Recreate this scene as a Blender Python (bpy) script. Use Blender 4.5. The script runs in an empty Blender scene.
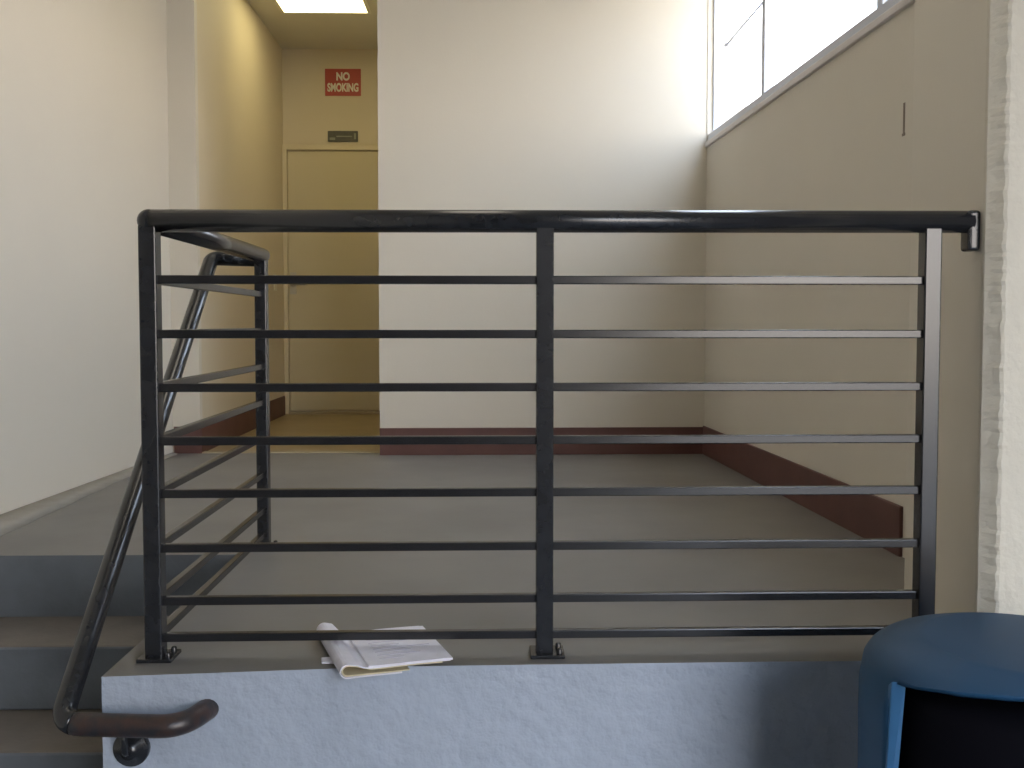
import bpy, bmesh, math, random
from mathutils import Vector, Matrix
random.seed(4)
S = bpy.context.scene
C = S.collection
PI = math.pi

# ------------------------------------------------------------------ camera
cam_data = bpy.data.cameras.new('camera')
cam_data.sensor_width = 36.0
cam_data.lens = 960.0 / 1024.0 * 36.0
cam_data.shift_y = -18.1 / 1024.0
cam_data.clip_start = 0.02
cam = bpy.data.objects.new('camera', cam_data)
C.objects.link(cam)
cam.location = (0, 0, 0.70)
cam.rotation_euler = (math.radians(90 - 2.5), 0, math.radians(-1.13))
S.camera = cam

# ------------------------------------------------------------------ world: a bright hazy sky, whiter towards the horizon
W = bpy.data.worlds.new('sky')
S.world = W
W.use_nodes = True
wn = W.node_tree
wn.nodes.clear()
wo = wn.nodes.new('ShaderNodeOutputWorld')
wb = wn.nodes.new('ShaderNodeBackground')
wr = wn.nodes.new('ShaderNodeValToRGB')
wt = wn.nodes.new('ShaderNodeTexCoord')
wx = wn.nodes.new('ShaderNodeSeparateXYZ')
wn.links.new(wt.outputs['Generated'], wx.inputs[0])
wn.links.new(wx.outputs['Z'], wr.inputs[0])
wr.color_ramp.elements[0].position = 0.0
wr.color_ramp.elements[0].color = (1.0, 0.89, 0.77, 1)
wr.color_ramp.elements[1].position = 0.45
wr.color_ramp.elements[1].color = (0.70, 0.82, 1.0, 1)
wn.links.new(wr.outputs[0], wb.inputs['Color'])
wb.inputs['Strength'].default_value = 9.5
wn.links.new(wb.outputs[0], wo.inputs[0])

# ------------------------------------------------------------------ view
S.view_settings.view_transform = 'Standard'
S.view_settings.look = 'None'
S.view_settings.gamma = 1.0
S.view_settings.use_curve_mapping = False
S.view_settings.exposure = 0.0


# ------------------------------------------------------------------ materials
def mat(name, col, rough=0.6, metal=0.0, var=0.0, vscale=6.0, bump=0.0, bscale=60.0, bdist=0.01,
        col2=None, spec=0.5, detail=4.0, emit=None, estr=0.0, coat=0.0):
    m = bpy.data.materials.new(name)
    m.use_nodes = True
    nt = m.node_tree
    b = nt.nodes['Principled BSDF']
    b.inputs['Base Color'].default_value = (*col, 1)
    b.inputs['Roughness'].default_value = rough
    b.inputs['Metallic'].default_value = metal
    b.inputs['Specular IOR Level'].default_value = spec
    b.inputs['Coat Weight'].default_value = coat
    tc = nt.nodes.new('ShaderNodeTexCoord')
    if var > 0 or col2:
        n = nt.nodes.new('ShaderNodeTexNoise')
        n.inputs['Scale'].default_value = vscale
        n.inputs['Detail'].default_value = detail
        nt.links.new(tc.outputs['Object'], n.inputs['Vector'])
        r = nt.nodes.new('ShaderNodeValToRGB')
        c2 = col2 if col2 else tuple(c * (1 - var) for c in col)
        r.color_ramp.elements[0].position = 0.35
        r.color_ramp.elements[1].position = 0.65
        r.color_ramp.elements[0].color = (*c2, 1)
        r.color_ramp.elements[1].color = (*col, 1)
        nt.links.new(n.outputs['Fac'], r.inputs[0])
        nt.links.new(r.outputs[0], b.inputs['Base Color'])
    if bump > 0:
        n = nt.nodes.new('ShaderNodeTexNoise')
        n.inputs['Scale'].default_value = bscale
        n.inputs['Detail'].default_value = 5
        nt.links.new(tc.outputs['Object'], n.inputs['Vector'])
        bp = nt.nodes.new('ShaderNodeBump')
        bp.inputs['Strength'].default_value = bump
        bp.inputs['Distance'].default_value = bdist
        nt.links.new(n.outputs['Fac'], bp.inputs['Height'])
        nt.links.new(bp.outputs[0], b.inputs['Normal'])
    if emit:
        b.inputs['Emission Color'].default_value = (*emit, 1)
        b.inputs['Emission Strength'].default_value = estr
    return m


M = {}
M['wall'] = mat('cream_wall_paint', (0.735, 0.69, 0.605), 0.6, var=0.03, vscale=1.5, bump=0.12, bscale=90, bdist=0.003)
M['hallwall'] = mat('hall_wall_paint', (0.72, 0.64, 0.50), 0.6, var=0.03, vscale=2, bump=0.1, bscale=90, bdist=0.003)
M['column'] = mat('column_paint', (0.72, 0.68, 0.58), 0.6, var=0.04, vscale=14, bump=0.6, bscale=35, bdist=0.006)
M['ceiling'] = mat('ceiling_paint', (0.70, 0.67, 0.58), 0.8, var=0.03, vscale=3, bump=0.1, bscale=120, bdist=0.002)
M['floor'] = mat('grey_floor_paint', (0.225, 0.215, 0.205), 0.55, var=0.16, vscale=2.5, bump=0.12, bscale=70, bdist=0.003, detail=8)
M['ledge'] = mat('pale_blue_grey_paint', (0.44, 0.50, 0.60), 0.6, var=0.07, vscale=7, bump=0.8, bscale=24, bdist=0.012)
M['riser'] = mat('worn_grey_riser_paint', (0.175, 0.198, 0.228), 0.7, var=0.25, vscale=5, bump=0.3, bscale=60, bdist=0.004, detail=8)
M['tread'] = mat('worn_brown_tread', (0.17, 0.15, 0.13), 0.7, var=0.2, vscale=7, bump=0.3, bscale=60, bdist=0.004, detail=8)
M['palestrip'] = mat('pale_floor_strip', (0.36, 0.34, 0.30), 0.8, var=0.12, vscale=12, bump=0.3, bscale=80, bdist=0.003)
M['base'] = mat('maroon_baseboard', (0.135, 0.060, 0.052), 0.55, var=0.15, vscale=8, bump=0.05)
M['hallfloor'] = mat('tan_hall_tile', (0.40, 0.31, 0.17), 0.4, var=0.14, vscale=4, detail=6)
M['thresh'] = mat('threshold_brass', (0.42, 0.35, 0.24), 0.45)
M['rail'] = mat('black_rail_paint', (0.020, 0.022, 0.027), 0.24, spec=0.7, var=0.25, vscale=30, bump=0.04, bscale=160, bdist=0.001)
M['bar'] = mat('black_bar_paint', (0.020, 0.020, 0.023), 0.26, spec=0.75, var=0.25, vscale=25)
M['worn'] = mat('rail_worn_to_rust', (0.022, 0.024, 0.030), 0.35, spec=0.6, col2=(0.060, 0.034, 0.028), vscale=40, bump=0.3, bscale=120, bdist=0.002, detail=8)
M['door'] = mat('cream_door_paint', (0.66, 0.59, 0.42), 0.5, var=0.03, vscale=2)
M['frame'] = mat('door_frame_paint', (0.70, 0.62, 0.46), 0.45)
M['steel'] = mat('brushed_steel', (0.62, 0.60, 0.55), 0.3, metal=1.0)
M['red'] = mat('sign_red', (0.45, 0.06, 0.045), 0.45)
M['white'] = mat('sign_white', (0.80, 0.76, 0.68), 0.5)
M['plaque'] = mat('plaque_grey', (0.10, 0.10, 0.085), 0.4, var=0.2, vscale=30)
M['plaquemark'] = mat('plaque_mark', (0.30, 0.31, 0.26), 0.5)
M['switch'] = mat('switch_plastic', (0.80, 0.76, 0.64), 0.4)
M['alu'] = mat('pale_window_metal', (0.62, 0.66, 0.76), 0.45)
M['sill'] = mat('sill_paint', (0.70, 0.67, 0.68), 0.5, bump=0.2, bscale=40)
M['blue'] = mat('blue_plastic', (0.016, 0.075, 0.17), 0.5, var=0.10, vscale=5, spec=0.35)
M['litrim'] = mat('blue_plastic_lit_rim', (0.035, 0.13, 0.28), 0.35)  # lighter blue carries the light caught along the jamb
M['inside_shade'] = mat('black_inside_shade', (0.003, 0.003, 0.006), 0.85, spec=0.1)
M['paper'] = mat('white_paper', (0.87, 0.86, 0.95), 0.7, var=0.06, vscale=40)
M['paper2'] = mat('yellowed_paper', (0.74, 0.66, 0.46), 0.7)
M['ink'] = mat('faint_ink', (0.62, 0.60, 0.72), 0.7)
M['ground'] = mat('outdoor_paving', (0.14, 0.135, 0.13), 0.8, var=0.15, vscale=3)
M['panel'] = mat('lit_diffuser', (0.9, 0.85, 0.6), 0.5, emit=(1.0, 0.86, 0.44), estr=5.6)
M['panel2'] = mat('lit_landing_diffuser', (0.9, 0.87, 0.75), 0.5, emit=(1.0, 0.90, 0.74), estr=3.6)
M['panelframe'] = mat('light_frame', (0.75, 0.72, 0.62), 0.5)
M['rear'] = mat('dark_brick', (0.10, 0.085, 0.075), 0.8, var=0.2, vscale=9)
M['dark'] = mat('dark_gap', (0.26, 0.22, 0.18), 0.9)
g = bpy.data.materials.new('thin_glass')
g.use_nodes = True
gn = g.node_tree
gn.nodes.clear()
go = gn.nodes.new('ShaderNodeOutputMaterial')
gm = gn.nodes.new('ShaderNodeMixShader')
gt = gn.nodes.new('ShaderNodeBsdfTransparent')
gg = gn.nodes.new('ShaderNodeBsdfGlossy')
gg.inputs['Roughness'].default_value = 0.03
gm.inputs[0].default_value = 0.08
gn.links.new(gt.outputs[0], gm.inputs[1])
gn.links.new(gg.outputs[0], gm.inputs[2])
gn.links.new(gm.outputs[0], go.inputs[0])
M['glass'] = g


# ------------------------------------------------------------------ mesh helpers
def box(bm, x0, x1, y0, y1, z0, z1, mi=0):
    v = [bm.verts.new((x, y, z)) for z in (z0, z1) for x, y in ((x0, y0), (x1, y0), (x1, y1), (x0, y1))]
    for q in ((3, 2, 1, 0), (4, 5, 6, 7), (0, 1, 5, 4), (1, 2, 6, 5), (2, 3, 7, 6), (3, 0, 4, 7)):
        bm.faces.new([v[i] for i in q]).material_index = mi


def prism(bm, poly, z0, z1, mi=0):
    a = [bm.verts.new((x, y, z0)) for x, y in poly]
    b = [bm.verts.new((x, y, z1)) for x, y in poly]
    n = len(poly)
    bm.faces.new(a[::-1]).material_index = mi
    bm.faces.new(b).material_index = mi
    for i in range(n):
        bm.faces.new((a[i], a[(i + 1) % n], b[(i + 1) % n], b[i])).material_index = mi


def slab_on(bm, a, b, off0, off1, z0, z1, mi=0):
    """a slab standing along the floor line a->b, between two offsets to its right-hand side"""
    a = Vector(a); b = Vector(b)
    d = (b - a).normalized()
    n = Vector((d.y, -d.x))
    prism(bm, [tuple(a + n * off0), tuple(b + n * off0), tuple(b + n * off1), tuple(a + n * off1)], z0, z1, mi)


def fillet(pts, rad, seg=8):
    pts = [Vector(p) for p in pts]
    out = [pts[0]]
    for i in range(1, len(pts) - 1):
        p = pts[i]
        u = (pts[i - 1] - p); w = (pts[i + 1] - p)
        lu, lw = u.length, w.length
        u.normalize(); w.normalize()
        ang = u.angle(w)
        r = rad[i] if isinstance(rad, (list, tuple)) else rad
        t = min(r / math.tan(ang / 2), lu * 0.49, lw * 0.49)
        A = p + u * t; B = p + w * t
        for k in range(seg + 1):
            f = k / seg
            out.append(A * (1 - f) ** 2 + p * 2 * f * (1 - f) + B * f * f)
    out.append(pts[-1])
    return out


def tube(bm, pts, r, n=16, mi=0):
    pts = [Vector(p) for p in pts]
    rings = []
    up = None
    for i, p in enumerate(pts):
        t = (pts[min(i + 1, len(pts) - 1)] - pts[max(i - 1, 0)]).normalized()
        if up is None:
            up = Vector((0, 0, 1)) if abs(t.z) < 0.9 else Vector((0, 1, 0))
        up = (up - t * up.dot(t)).normalized()
        s = t.cross(up)
        rings.append([bm.verts.new(p + (up * math.cos(2 * PI * k / n) + s * math.sin(2 * PI * k / n)) * r) for k in range(n)])
    for a, b in zip(rings, rings[1:]):
        for k in range(n):
            f = bm.faces.new((a[k], b[k], b[(k + 1) % n], a[(k + 1) % n]))
            f.smooth = True; f.material_index = mi
    bm.faces.new(rings[0]).material_index = mi
    bm.faces.new(rings[-1][::-1]).material_index = mi


def lathe(bm, prof, cx, cy, n=64, mi=0, axis='z', cz=0.0, skip=None):
    rings = []
    for r, h in prof:
        ring = []
        for k in range(n):
            a = 2 * PI * k / n
            if axis == 'z':
                ring.append(bm.verts.new((cx + r * math.cos(a), cy + r * math.sin(a), h)))
            else:
                ring.append(bm.verts.new((cx + r * math.cos(a), h, cz + r * math.sin(a))))
        rings.append(ring)
    for i, (a, b) in enumerate(zip(rings, rings[1:])):
        for k in range(n):
            if skip and skip(i, 2 * PI * (k + 0.5) / n):
                continue
            f = bm.faces.new((a[k], a[(k + 1) % n], b[(k + 1) % n], b[k]))
            f.smooth = True; f.material_index = mi
    return rings


def finish(bm):
    bmesh.ops.remove_doubles(bm, verts=bm.verts, dist=1e-5)
    bmesh.ops.recalc_face_normals(bm, faces=bm.faces)


def obj(name, bm, m, parent=None, bevel=0.0, seg=2, fix=True):
    if fix:
        finish(bm)
    me = bpy.data.meshes.new(name)
    bm.to_mesh(me)
    bm.free()
    for x in (m if isinstance(m, (list, tuple)) else [m]):
        me.materials.append(M[x])
    o = bpy.data.objects.new(name, me)
    C.objects.link(o)
    if bevel > 0:
        md = o.modifiers.new('bevel', 'BEVEL')
        md.width = bevel; md.segments = seg; md.limit_method = 'ANGLE'
        md.harden_normals = False
    if parent:
        o.parent = parent
        o.matrix_parent_inverse = Matrix.Translation(parent.location).inverted()
    return o


def struct(name, bm, m, parent=None, bevel=0.0, label=None):
    o = obj(name, bm, m, parent, bevel)
    if not parent:
        o['kind'] = 'structure'
    if label:
        o['label'] = label
    return o


def thing(name, label, cat, loc=(0, 0, 0)):
    o = bpy.data.objects.new(name, None)
    o.empty_display_size = 0.1
    C.objects.link(o)
    o.location = loc
    o['label'] = label
    o['category'] = cat
    return o


def NB():
    return bmesh.new()


def rough_grid(bm, o, u, v, nu, nv, fn, mi=0):
    """a subdivided sheet o + u*s + v*t displaced by fn(s, t) -> Vector"""
    o, u, v = Vector(o), Vector(u), Vector(v)
    g_ = [[bm.verts.new(o + u * (i / nu) + v * (j / nv) + fn(i / nu, j / nv)) for j in range(nv + 1)] for i in range(nu + 1)]
    for i in range(nu):
        for j in range(nv):
            f = bm.faces.new((g_[i][j], g_[i + 1][j], g_[i + 1][j + 1], g_[i][j + 1]))
            f.material_index = mi
            f.smooth = True
    return g_


# ------------------------------------------------------------------ dimensions (metres; landing floor is z = 0)
CEIL = 2.81
LOW = -0.73
WL = ((-1.93, -2.2), (-1.86, 1.5), (-1.735, 5.22))      # left wall line
HL = ((-1.588, 5.26), (-1.618, 7.50))                    # hall left wall
BW0, BW1 = (-0.605, 5.12), (1.140, 5.14)                # back wall
WR0, WR1 = (1.140, 5.14), (1.245, 2.46)                 # right wall
HALL_END = 7.50

# ---- walls
bm = NB()
prism(bm, [WL[0], WL[1], WL[2], (-2.1, 5.22), (-2.1, -2.2)], LOW - 0.1, CEIL)
struct('wall_left', bm, 'wall')
bm = NB()
prism(bm, [(-1.735, 5.22), (-1.588, 5.26), (-1.618, 7.50), (-2.1, 7.50), (-2.1, 5.22)], -0.2, CEIL)
struct('wall_hall', bm, 'hallwall')
bm = NB()
box(bm, -1.735, -1.588, 5.215, 5.262, 0, CEIL)
struct('wall_corner', bm, 'wall')
bm = NB()
box(bm, -2.1, 1.3, HALL_END, HALL_END + 0.15, -0.2, CEIL)
struct('wall_hall_end', bm, 'hallwall')
bm = NB()
prism(bm, [BW0, BW1, (1.35, 5.14), (1.35, 7.5), (-0.605, 7.5)], -0.2, CEIL)
struct('wall_back', bm, 'wall')

# right wall with its high window opening
WZ0, WZ1 = 1.66, 2.66
wn0, wn1 = (1.1402, 5.135), (1.238, 2.64)
bm = NB()
T = 0.16


def rw(a, b, z0, z1):
    d = (Vector(b) - Vector(a)).normalized()
    n = Vector((-d.y, d.x))
    prism(bm, [a, b, tuple(Vector(b) + n * T), tuple(Vector(a) + n * T)], z0, z1)


rw(WR0, WR1, -0.9, WZ0)
rw(WR0, WR1, WZ1, CEIL)
rw(WR0, wn0, WZ0, WZ1)
rw(wn1, WR1, WZ0, WZ1)
struct('wall_right', bm, 'wall')

# column at the right with a rough chamfered edge
bm = NB()
prism(bm, [(1.074, 2.461), (1.018, 1.985), (1.019, 1.978), (1.046, 1.950), (1.052, 1.948), (3.65, 1.95), (3.65, 2.461)], LOW - 0.1, CEIL)
finish(bm)
for f in bm.faces:
    if f.normal.x < -0.9:
        f.material_index = 1
col = struct('wall_column', bm, ['column', 'wall'])
bm = NB()
random.seed(11)
fr = [0.0] * 200


def lump(z, k):
    return 0.0013 * math.sin(z * 71 + k * 3.1) + 0.0016 * math.sin(z * 205 + 3 * math.sin(z * 23) + k) + random.uniform(-0.0012, 0.0012)


g0 = []
nz = 420
for j in range(nz + 1):
    z = LOW + (CEIL - LOW) * j / nz
    e1 = 0.6 * lump(z, 0.0); e2 = 1.0 * lump(z, 2.0)
    pts = [(1.0300, 2.02), (1.0178 + e1 * 0.2, 1.9865), (1.0200 + e1 * 0.8, 1.9775), (1.032 + e2 * 0.3, 1.963 + e2 * 0.3),
           (1.0415 + e2, 1.9500), (1.048 + e2 * 0.7, 1.9468 + 0.4 * e2), (1.085, 1.951)]
    g0.append([bm.verts.new((x, y, z)) for x, y in pts])
for j in range(nz):
    for i in range(6):
        bm.faces.new((g0[j][i], g0[j][i + 1], g0[j + 1][i + 1], g0[j + 1][i])).smooth = False
for j in range(nz):   # closed inside the column
    bm.faces.new((g0[j][0], g0[j + 1][0], g0[j + 1][6], g0[j][6]))
bm.faces.new(g0[0]); bm.faces.new(g0[-1])
struct('trim_column_edge', bm, 'column')

# walls round the covered area behind the viewer: open at the right rear
bm = NB()
box(bm, -2.1, 1.15, -2.35, -2.2, LOW - 0.1, CEIL)
struct('wall_rear', bm, 'rear')

bm = NB()
box(bm, 3.6, 3.75, -2.35, 2.1, LOW - 0.1, CEIL)  # unseen wall added to narrow the daylight and sharpen the bin's shadow
struct('wall_side_added', bm, 'rear')

# ceiling
bm = NB()
box(bm, -2.1, 1.42, -2.35, 7.65, CEIL, CEIL + 0.12)
box(bm, 1.42, 3.75, -2.35, 1.95, CEIL, CEIL + 0.12)  # unseen overhang stretched right to keep skylight off the column front
box(bm, 1.42, 3.75, 1.95, 2.6, CEIL, CEIL + 0.12)
struct('ceiling', bm, 'ceiling')

# ---- floors
bm = NB()   # landing: top painted grey, front face pale blue-grey
random.seed(5)
fl = [(-0.778, 1.893), (-0.20, 1.940), (0.55, 1.952), (1.30, 1.955), (1.30, 2.50), (1.30, 5.2), (-0.4, 5.2), (-0.605, 5.24), (-1.735, 5.24), (-1.84, 2.905), (-0.778, 2.905)]
prism(bm, fl, -0.22, 0.0)
prism(bm, [(-0.778, 1.893), (-0.20, 1.940), (0.55, 1.952), (1.30, 1.955), (1.30, 2.9), (-0.778, 2.9)], LOW - 0.05, -0.22)
finish(bm)
for f in bm.faces:
    c = f.calc_center_median()
    if abs(f.normal.z) < 0.5 and c.y < 1.97:
        f.material_index = 1
    elif abs(f.normal.z) < 0.5:
        f.material_index = 2
struct('floor', bm, ['floor', 'ledge', 'riser'])
bm = NB()
box(bm, -1.745, -0.60, 5.24, 7.5, -0.2, 0.0)
struct('floor_hall', bm, 'hallfloor')
bm = NB()
box(bm, -1.735, -0.60, 5.205, 5.262, -0.01, 0.006)
struct('trim_threshold', bm, 'thresh', bevel=0.002)
bm = NB()
box(bm, -1.93, 1.0, -2.2, 2.4, LOW - 0.1, LOW)
box(bm, 1.0, 3.6, -2.35, 1.95, LOW - 0.1, LOW)
struct('floor_lower', bm, 'riser')
bm = NB()
box(bm, 3.75, 40, -40, 40, LOW - 0.12, LOW - 0.01)
box(bm, -40, 3.75, -40, -2.35, LOW - 0.12, LOW - 0.01)
struct('floor_outside', bm, 'ground')

# steps: risers and treads between the left wall and the ledge
st = thing('concrete_steps', 'worn grey concrete steps climbing between the white left wall and the railing ledge', 'steps', (-1.3, 2.4, LOW))
edges = [(2.625, -0.185), (2.365, -0.364), (2.105, -0.545)]
for i, (y, z) in enumerate(edges):
    bm = NB()
    yb = 2.905 if i == 0 else edges[i - 1][0] + 0.0
    zb = LOW if i == 2 else edges[i + 1][1]
    xl = -1.800
    box(bm, xl, -0.779, y, yb + (0.0 if i == 0 else 0.0), zb, z)
    box(bm, xl, -0.779, yb, 2.904, zb, z) if i else None
    finish(bm)
    for f in bm.faces:
        f.material_index = 0 if f.normal.z > 0.5 else 1
    bmesh.ops.dissolve_limit(bm, angle_limit=0.01, verts=bm.verts, edges=bm.edges)
    obj('step', bm, ['tread', 'riser'], st, bevel=0.008)

# tapering paler strip along the left wall's foot
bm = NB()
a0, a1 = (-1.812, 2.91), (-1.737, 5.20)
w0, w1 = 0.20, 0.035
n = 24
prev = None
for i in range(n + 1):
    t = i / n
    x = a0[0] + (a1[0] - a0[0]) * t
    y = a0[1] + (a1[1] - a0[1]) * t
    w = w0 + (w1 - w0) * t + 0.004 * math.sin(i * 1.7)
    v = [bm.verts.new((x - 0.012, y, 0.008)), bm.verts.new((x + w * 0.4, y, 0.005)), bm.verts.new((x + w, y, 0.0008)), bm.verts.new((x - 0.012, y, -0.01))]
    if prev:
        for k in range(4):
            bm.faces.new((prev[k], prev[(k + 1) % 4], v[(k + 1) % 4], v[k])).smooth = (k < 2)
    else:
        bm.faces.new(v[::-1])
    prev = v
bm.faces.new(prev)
struct('trim_pale_strip', bm, 'palestrip')

# ---- baseboards
BH = 0.145
bm = NB()
slab_on(bm, BW0, (1.139, 5.14), 0, 0.012, 0.0, BH)
struct('baseboard_back', bm, 'base', bevel=0.003)
bm = NB()
slab_on(bm, (1.139, 5.128), (1.2313, 2.835), 0, 0.012, 0.0, BH + 0.008)
struct('baseboard_right', bm, 'base', bevel=0.003)
bm = NB()
box(bm, -1.725, -1.576, 5.203, 5.216, 0.0, BH)
box(bm, -1.588, -1.576, 5.216, 5.27, 0.0, BH)
slab_on(bm, (-1.588, 5.265), (-1.617, 7.43), 0, 0.012, 0.0, BH)
struct('baseboard_hall', bm, 'base')

# mark on the right wall
bm = NB()
d = (Vector(WR1) - Vector(WR0)).normalized()
p = Vector(WR0) + d * 2.262
q = p + d * 0.011
slab_on(bm, tuple(p), tuple(q), -0.002, 0.0012, 1.262, 1.36)
slab_on(bm, tuple(p - d * 0.004), tuple(q + d * 0.003), -0.002, 0.0018, 1.262, 1.27)
struct('trim_wall_crack', bm, 'dark')

# ---- window
def wp(s, off, z):
    """point on the right wall: s metres from the far corner, off metres outwards"""
    nrm = Vector((-d.y, d.x))
    v = Vector(WR0) + d * s + nrm * off
    return Vector((v.x, v.y, z))


def wbox(bm, s0, s1, o0, o1, z0, z1):
    c = [wp(s0, o0, 0), wp(s1, o0, 0), wp(s1, o1, 0), wp(s0, o1, 0)]
    prism(bm, [(p.x, p.y) for p in c], z0, z1)


s0, s1 = 0.006, 2.50
bm = NB()
wbox(bm, s0, s1, 0.004, 0.07, WZ0 + 0.0, WZ0 + 0.045)
wbox(bm, s0, s1, 0.03, 0.07, WZ1 - 0.045, WZ1)
wbox(bm, s0, s0 + 0.012, 0.03, 0.07, WZ0 + 0.045, WZ1 - 0.045)
wbox(bm, s1 - 0.04, s1, 0.03, 0.07, WZ0 + 0.045, WZ1 - 0.045)
win = struct('window_1', bm, 'alu')
bm = NB()
wbox(bm, s0 + 0.012, s1 - 0.04, 0.047, 0.051, WZ0 + 0.045, WZ1 - 0.045)
obj('window_glass', bm, 'glass', win)
for s in (0.845, 2.02):
    bm = NB()
    wbox(bm, s, s + 0.042, 0.020, 0.065, WZ0 + 0.045, WZ1 - 0.045)
    obj('mullion', bm, 'alu', win)
bm = NB()
wbox(bm, s0 - 0.004, s1 + 0.02, -0.014, 0.03, WZ0 - 0.022, WZ0 + 0.004)
obj('window_sill', bm, 'sill', win, bevel=0.004)
bm = NB()
tube(bm, [wp(0.33, 0.012, 2.088), wp(0.84, 0.025, 2.125)], 0.005, 8)
tube(bm, [wp(0.325, 0.0, 2.086), wp(0.325, 0.035, 2.086)], 0.010, 10)
obj('stay_arm', bm, 'alu', win)

# ---- door at the hall's end
dr = NB()
y = HALL_END
box(dr, -1.618, -1.585, y - 0.03, y, 0, 2.075)
box(dr, -0.67, -0.615, y - 0.03, y, 0, 2.075)
box(dr, -1.585, -0.67, y - 0.03, y, 2.037, 2.075)
dframe = struct('door_1', dr, 'frame', bevel=0.004)
bm = NB()
box(bm, -1.580, -0.675, y - 0.012, y, 0.03, 2.030)
slab = obj('door_leaf', bm, 'door', dframe, bevel=0.002)
bm = NB()
box(bm, -1.585, -0.67, y - 0.05, y, 0.0, 0.022)
obj('door_threshold', bm, 'thresh', dframe, bevel=0.003)
bm = NB()
box(bm, -1.572, -1.522, y - 0.018, y - 0.012, 0.93, 1.10)
h = obj('lock_plate', bm, 'steel', dframe, bevel=0.002)
bm = NB()
tube(bm, fillet([(-1.545, y - 0.015, 1.01), (-1.545, y - 0.065, 1.01), (-1.44, y - 0.065, 1.005)], 0.015, 4), 0.010, 10)
lathe(bm, [(0.0, y - 0.025), (0.024, y - 0.025), (0.026, y - 0.016)], -1.545, 0, 20, axis='y', cz=1.01)
obj('door_handle', bm, 'steel', dframe)

# light switch on the hall's left wall
sw = thing('light_switch', 'small cream light switch on the hall wall left of the door', 'light switch', (-1.598, 7.09, 1.0))
bm = NB(); box(bm, -1.600, -1.591, 7.05, 7.13, 0.945, 1.065); obj('switch_plate', bm, 'switch', sw, bevel=0.002)
bm = NB(); box(bm, -1.591, -1.583, 7.082, 7.098, 0.99, 1.02); obj('switch_lever', bm, 'switch', sw, bevel=0.001)


# ---- sign and plaque above the door
def text_part(name, s, size, loc, m, parent, sx=1.0):
    cu = bpy.data.curves.new(name, 'FONT')
    cu.body = s; cu.size = size; cu.align_x = 'CENTER'; cu.align_y = 'CENTER'
    cu.extrude = 0.0008; cu.offset = 0.0035
    t = bpy.data.objects.new(name, cu)
    C.objects.link(t)
    bpy.context.view_layer.update()
    me = bpy.data.meshes.new_from_object(t.evaluated_get(bpy.context.evaluated_depsgraph_get()))
    bpy.data.objects.remove(t)
    me.transform(Matrix.Translation(loc) @ Matrix.Rotation(PI / 2, 4, 'X') @ Matrix.Scale(sx, 4, (1, 0, 0)))
    me.materials.clear()
    me.materials.append(M[m])
    o = bpy.data.objects.new(name, me)
    C.objects.link(o)
    o.parent = parent
    o.matrix_parent_inverse = Matrix.Translation(parent.location).inverted()
    return o


sg = thing('no_smoking_sign', 'red rectangular sign with white lettering high on the wall above the door', 'sign', (-1.152, HALL_END, 2.556))
bm = NB(); box(bm, -1.290, -1.015, y - 0.006, y, 2.454, 2.660); obj('sign_board', bm, 'red', sg, bevel=0.002)
text_part('lettering', 'NO', 0.082, (-1.152, y - 0.0068, 2.598), 'white', sg, 0.8)
text_part('lettering', 'SMOKING', 0.086, (-1.152, y - 0.0068, 2.514), 'white', sg, 0.62)
pq = thing('door_plaque', 'small dark grey plaque fixed between the red sign and the door', 'plaque', (-1.156, HALL_END, 2.145))
bm = NB(); box(bm, -1.272, -1.040, y - 0.010, y, 2.103, 2.186); obj('plaque_board', bm, 'plaque', pq, bevel=0.003)
bm = NB()
box(bm, -1.257, -1.215, y - 0.0118, y - 0.010, 2.117, 2.135)
box(bm, -1.070, -1.055, y - 0.0118, y - 0.010, 2.122, 2.168)
box(bm, -1.205, -1.085, y - 0.0118, y - 0.010, 2.140, 2.148)
obj('plaque_marks', bm, 'plaquemark', pq)

# ---- hall ceiling light
lp = thing('ceiling_light', 'glowing yellow rectangular light panel in the hall ceiling', 'ceiling light', (-1.12, 6.3, CEIL))
bm = NB()
x0, x1, y0, y1 = -1.425, -0.825, 6.00, 6.62
for a in ((x0, x1, y0, y0 + 0.02), (x0, x1, y1 - 0.02, y1), (x0, x0 + 0.02, y0 + 0.02, y1 - 0.02), (x1 - 0.02, x1, y0 + 0.02, y1 - 0.02)):
    box(bm, *a, CEIL - 0.012, CEIL)
obj('light_frame', bm, 'panelframe', lp)
bm = NB(); box(bm, x0 + 0.02, x1 - 0.02, y0 + 0.02, y1 - 0.02, CEIL - 0.010, CEIL - 0.001); obj('diffuser', bm, 'panel', lp)

lq = thing('ceiling_light', 'warm white rectangular light panel in the ceiling above the landing', 'ceiling light', (-0.5, 2.5, CEIL))
bm = NB()
x0, x1, y0, y1 = -0.80, -0.20, 1.90, 3.10
for a in ((x0, x1, y0, y0 + 0.02), (x0, x1, y1 - 0.02, y1), (x0, x0 + 0.02, y0 + 0.02, y1 - 0.02), (x1 - 0.02, x1, y0 + 0.02, y1 - 0.02)):
    box(bm, *a, CEIL - 0.012, CEIL)
obj('light_frame', bm, 'panelframe', lq)
bm = NB(); box(bm, x0 + 0.02, x1 - 0.02, y0 + 0.02, y1 - 0.02, CEIL - 0.010, CEIL - 0.001); obj('diffuser', bm, 'panel2', lq)

# ------------------------------------------------------------------ the guard railing
rl = thing('guard_railing', 'black metal guard railing with horizontal bars around the landing edge', 'railing', (0.1, 2.0, 0.0))
TZ = 0.912; R = 0.0235
PW = 0.018


def rail_y(x):
    return 2.0 + 0.010 * (x + 0.7)


XL, XM, XR = -0.707, 0.108, 0.922
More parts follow.
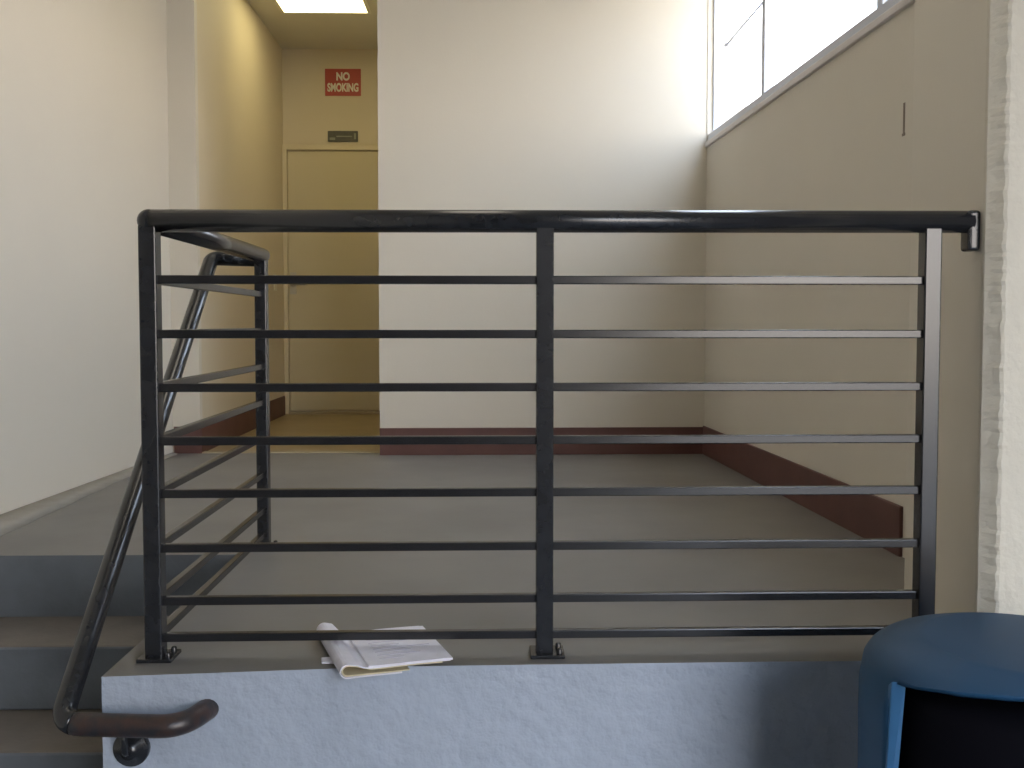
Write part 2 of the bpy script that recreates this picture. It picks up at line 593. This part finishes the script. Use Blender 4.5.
# top rail: along the front and back down the stair side
bm = NB()
tube(bm, [(XL, rail_y(XL), TZ), (XR + 0.085, rail_y(XR) + 0.0, TZ + 0.003)], R, 20)
obj('handrail', bm, 'rail', rl)
bm = NB()
bmesh.ops.create_uvsphere(bm, u_segments=20, v_segments=12, radius=R * 1.02, matrix=Matrix.Translation((XL, rail_y(XL), TZ)))
for f in bm.faces:
    f.smooth = True
tube(bm, [(XL, rail_y(XL), TZ), (-0.717, 3.012, TZ)], R, 20)
obj('handrail', bm, 'rail', rl, fix=False)
bm = NB()
box(bm, XR + 0.072, XR + 0.098, rail_y(XR) - 0.020, rail_y(XR) + 0.020, 0.853, TZ + 0.026)
obj('wall_bracket', bm, 'rail', rl, bevel=0.007, seg=3)


def post(x, y_, z1=TZ - 0.01, plate=True, m='rail'):
    bm = NB()
    box(bm, x - PW, x + PW, y_ - PW, y_ + PW, 0.0, z1)
    o = obj('post', bm, m, rl, bevel=0.003)
    if plate:
        bm = NB()
        box(bm, x - 0.030, x + 0.042, y_ - 0.034, y_ + 0.034, 0.0, 0.008)
        for dx, dy in ((0.031, -0.018), (0.031, 0.018)):
            lathe(bm, [(0.0, 0.019), (0.006, 0.018), (0.007, 0.008)], x + dx, y_ + dy, 10)
        obj('base_plate', bm, 'rail', o, bevel=0.002)
    return o


post(XL, rail_y(XL))
post(XM, rail_y(XM))
post(XR, rail_y(XR), m='bar')
post(-0.717, 2.995)
RZ = [0.7915, 0.679, 0.568, 0.457, 0.347, 0.233, 0.1215, 0.0445]
for z in RZ:
    for a, b in ((XL, XM), (XM, XR)):
        bm = NB()
        xa, xb = a + PW - 0.003, b - PW + 0.003
        vs = []
        for x in (xa, xb):
            yy = rail_y(x)
            vs.append([bm.verts.new((x, yy + sy * 0.0085, z + sz * 0.0088)) for sy, sz in ((-1, -1), (1, -1), (1, 1), (-1, 1))])
        for k in range(4):
            bm.faces.new((vs[0][k], vs[0][(k + 1) % 4], vs[1][(k + 1) % 4], vs[1][k]))
        bm.faces.new(vs[0]); bm.faces.new(vs[1])
        obj('bar', bm, 'bar', rl, bevel=0.002)
    bm = NB()
    box(bm, -0.0085, 0.0085, 0, 1, z - 0.0088, z + 0.0088)
    ya, yb = 2.0 + PW - 0.003, 2.995 - PW + 0.003
    for v in bm.verts:
        t = v.co.y
        v.co.y = ya + (yb - ya) * t
        v.co.x += -0.707 - 0.010 * t
    obj('bar', bm, 'bar', rl, bevel=0.002)

# stair handrail: level from the back post, down the stair, then returned across the front of the ledge
bm = NB()
r2 = 0.0222
path = fillet([(-0.712, 2.995, 0.899), (-0.869, 2.995, 0.903), (-0.842, 1.850, -0.076), (-0.606, 1.845, -0.082), (-0.566, 1.935, -0.072)], [0, 0.024, 0.045, 0.08, 0], 10)
# break the last leg into its worn material
k0 = next(i for i, q_ in enumerate(path) if (q_ - Vector((-0.842, 1.850, -0.076))).length < 0.12)
tube(bm, path[:k0 + 9], r2, 18)
hr = obj('stair_handrail', bm, 'rail', rl)
bm = NB()
tube(bm, path[k0 + 8:], r2, 18)
obj('handrail_end', bm, 'worn', hr)
bm = NB()
lathe(bm, [(0.0, 1.876), (0.016, 1.876), (0.018, 1.884), (0.034, 1.888), (0.036, 1.892), (0.036, 1.902), (0.0, 1.902)], -0.722, 0, 28, axis='y', cz=-0.146)
tube(bm, fillet([(-0.722, 1.89, -0.145), (-0.722, 1.862, -0.145), (-0.722, 1.848, -0.075)], 0.02, 5), 0.007, 8)
obj('wall_flange', bm, 'rail', hr)

# ------------------------------------------------------------------ folded booklet on the ledge
# cross-section runs along u (to the right); the fold is the rolled left side, swept along v (away)
bk = thing('folded_booklet', 'folded white paper booklet with a curled spine lying on the ledge under the bars', 'booklet', (-0.20, 1.96, 0.0))
U = Vector((1.0, 0.30, 0)).normalized()
V = Vector((-0.37, 1.0, 0)).normalized()
ORG = Vector((-0.290, 1.868, 0.0))


def ribbon(name, curve, length, thick, m, parent, v0=0.0, skew=0.0, wav=0.0):
    bm = NB()
    nv = 10
    rows = []
    # offset the profile to give it thickness
    c = [Vector((a, b)) for a, b in curve]
    nrm = []
    for i in range(len(c)):
        t = (c[min(i + 1, len(c) - 1)] - c[max(i - 1, 0)]).normalized()
        nrm.append(Vector((-t.y, t.x)))
    prof = [p_ + n_ * thick / 2 for p_, n_ in zip(c, nrm)] + [p_ - n_ * thick / 2 for p_, n_ in reversed(list(zip(c, nrm)))]
    for j in range(nv + 1):
        f = j / nv
        row = []
        for a, b in prof:
            v = v0 + (length) * f + skew * max(a, 0) * (1 - f)
            if a < 0.026:
                v += 0.028 * f
                b = b * (1 + 0.22 * f)
            z = b + wav * math.sin(f * 5 + a * 30) * max(0, b > 0.008)
            row.append(bm.verts.new(ORG + U * a + V * v + Vector((0, 0, max(z, 0.0004)))))
        rows.append(row)
    k = len(prof)
    for A, B in zip(rows, rows[1:]):
        for i in range(k):
            bm.faces.new((A[i], A[(i + 1) % k], B[(i + 1) % k], B[i])).smooth = False
    bm.faces.new(rows[0]); bm.faces.new(rows[-1][::-1])
    return obj(name, bm, m, parent)


def fold(x_lo, x_hi, r, cz, h_end, z_lo):
    """lower leaf from x_lo leftwards, round the curl, upper leaf out to x_hi"""
    c = [(x_lo, z_lo), (x_lo * 0.6, z_lo), (0.020, z_lo + 0.0005)]
    for k in range(11):
        a = -PI / 2 - PI * 1.05 * k / 10
        c.append((0.004 + r * 1.1 * math.cos(a), cz + r * math.sin(a)))
    c += [(0.022, cz + r * 0.75), (0.036, cz + r * 0.28), (0.05, h_end + 0.001)]
    for k in range(1, 6):
        f = k / 5
        c.append((0.05 + (x_hi - 0.05) * f, h_end + 0.0015 * math.sin(f * PI)))
    return c


ribbon('cover', fold(0.112, 0.212, 0.0135, 0.0155, 0.0165, 0.0020), 0.235, 0.0022, 'paper', bk, 0.0)
ribbon('inner_pages', fold(0.128, 0.196, 0.0100, 0.0155, 0.0130, 0.0048), 0.230, 0.0024, 'paper2', bk, 0.003)
ribbon('inner_pages', [(0.045, 0.0205), (0.06, 0.0195), (0.11, 0.0195), (0.165, 0.0195), (0.217, 0.0185)], 0.222, 0.0042, 'paper', bk, 0.001)
bm = NB()
for j in range(9):
    vv = 0.035 + j * 0.020
    w_ = [0.05, 0.09, 0.075, 0.12, 0.06, 0.115, 0.08, 0.03, 0.07][j]
    a = ORG + U * 0.075 + V * vv; b = ORG + U * (0.075 + w_) + V * vv
    q4 = [a, b, b + V * 0.003, a + V * 0.003]
    bm.faces.new([bm.verts.new((p_.x, p_.y, 0.0224)) for p_ in q4])
ext = bmesh.ops.extrude_face_region(bm, geom=bm.faces[:])
bmesh.ops.translate(bm, vec=(0, 0, -0.0012), verts=[e for e in ext['geom'] if isinstance(e, bmesh.types.BMVert)])
obj('faint_print', bm, 'ink', bk)
bm = NB()
a = ORG + U * -0.030 + V * 0.10
prism(bm, [(a.x, a.y), (a.x + 0.04, a.y + 0.0), (a.x + 0.035, a.y + 0.035), (a.x - 0.006, a.y + 0.028)], 0.0005, 0.006)
obj('loose_page_corner', bm, 'paper', bk, bevel=0.002)

# ------------------------------------------------------------------ blue litter bin
bc = (0.884, 1.550)
bn = thing('litter_bin', 'round blue plastic litter bin with domed hood beside the white column', 'bin', (bc[0], bc[1], LOW))
bm = NB()
rings = lathe(bm, [(0.0, LOW + 0.001), (0.205, LOW + 0.001), (0.220, LOW + 0.02), (0.250, -0.24), (0.262, -0.22), (0.262, -0.190), (0.240, -0.185), (0.234, LOW + 0.03), (0.0, LOW + 0.03)], bc[0], bc[1], 72)
obj('bin_body', bm, 'blue', bn)
NA = 120
HP = [(-0.190, 0.256), (-0.10, 0.261), (0.00, 0.262), (0.08, 0.262), (0.105, 0.260), (0.122, 0.256), (0.136, 0.249), (0.147, 0.238), (0.155, 0.224), (0.161, 0.208), (0.1665, 0.190), (0.1725, 0.168), (0.1740, 0.163), (0.1745, 0.158), (0.1765, 0.11), (0.178, 0.06), (0.179, 0.0)]


def hr_at(z):
    for (z0_, r0_), (z1_, r1_) in zip(HP, HP[1:]):
        if z <= z1_:
            return r0_ + (r1_ - r0_) * (z - z0_) / (z1_ - z0_)
    return 0.0


AL, AR = math.radians(192.0), math.radians(345)


def ztop(a):
    """top of the arched opening"""
    t = max(0.0, min(1.0, (a - AL) / (AR - AL)))
    return 0.125 + 0.037 * math.sin(PI * t) ** 0.7


rows = []
bm = NB()
NZ = 30
for k in range(NA):
    a = AL + (2 * PI) * k / NA
    zt = ztop(a if a < AR else AL + 1e-6) if a <= AR else 0.125
    zs = [-0.19, -0.15, -0.10] + [-0.10 + (zt + 0.10) * i / 6 for i in range(1, 7)]
    rest = [0.138, 0.144, 0.150, 0.155, 0.159, 0.163, 0.1665, 0.170, 0.1725, 0.1740, 0.1745, 0.1765, 0.1785]
    zs += [max(q_, zt + (i + 1) * 0.0004) for i, q_ in enumerate(rest)]
    zs = [min(z_, 0.1789) for z_ in zs]
    rows.append([bm.verts.new((bc[0] + hr_at(z_) * math.cos(a), bc[1] + hr_at(z_) * math.sin(a), z_)) for z_ in zs])
for k in range(NA):
    am = AL + 2 * PI * (k + 0.5) / NA
    for i in range(len(rows[0]) - 1):
        if am < AR and 2 <= i < 8:
            continue
        A, B = rows[k], rows[(k + 1) % NA]
        bm.faces.new((A[i], B[i], B[i + 1], A[i + 1])).smooth = True
bm.faces.new([r_[-1] for r_ in rows]).smooth = True
hood = obj('hood', bm, 'blue', bn)
md = hood.modifiers.new('solid', 'SOLIDIFY'); md.thickness = 0.010; md.offset = -1
# raised rims down both sides of the opening, tapering downwards


def onr(a, r):
    return Vector((bc[0] + r * math.cos(a), bc[1] + r * math.sin(a), 0))


for sgn, a in ((1, AL), (-1, AL + 2 * PI * round((AR - AL) * NA / (2 * PI)) / NA)):
    bm = NB()
    for zlo, zhi, w0_, w1_ in ((-0.10, 0.124, 0.010, 0.024),):
        lo = [onr(a - sgn * 0.006, 0.264), onr(a + sgn * w0_, 0.266), onr(a + sgn * (w0_ + 0.02), 0.250), onr(a - sgn * 0.006, 0.252)]
        hi = [onr(a - sgn * 0.012, 0.258), onr(a + sgn * w1_, 0.258), onr(a + sgn * (w1_ + 0.05), 0.240), onr(a - sgn * 0.012, 0.245)]
        lv = [bm.verts.new((p_.x, p_.y, zlo)) for p_ in lo]
        hv = [bm.verts.new((p_.x, p_.y, zhi + (0.009 if i_ in (1, 2) else 0))) for i_, p_ in enumerate(hi)]
        bm.faces.new(lv); bm.faces.new(hv)
        for i_ in range(4):
            bm.faces.new((lv[i_], lv[(i_ + 1) % 4], hv[(i_ + 1) % 4], hv[i_]))
    obj('opening_rim', bm, 'litrim', bn, bevel=0.002)
bm = NB()
lathe(bm, [(0.0, 0.118), (0.180, 0.116), (0.212, 0.108), (0.226, 0.090), (0.230, -0.14), (0.205, -0.65), (0.0, -0.65)], bc[0], bc[1], 48)
obj('inside_shade', bm, 'inside_shade', bn)  # closed black drum stands in for the shade inside the hood
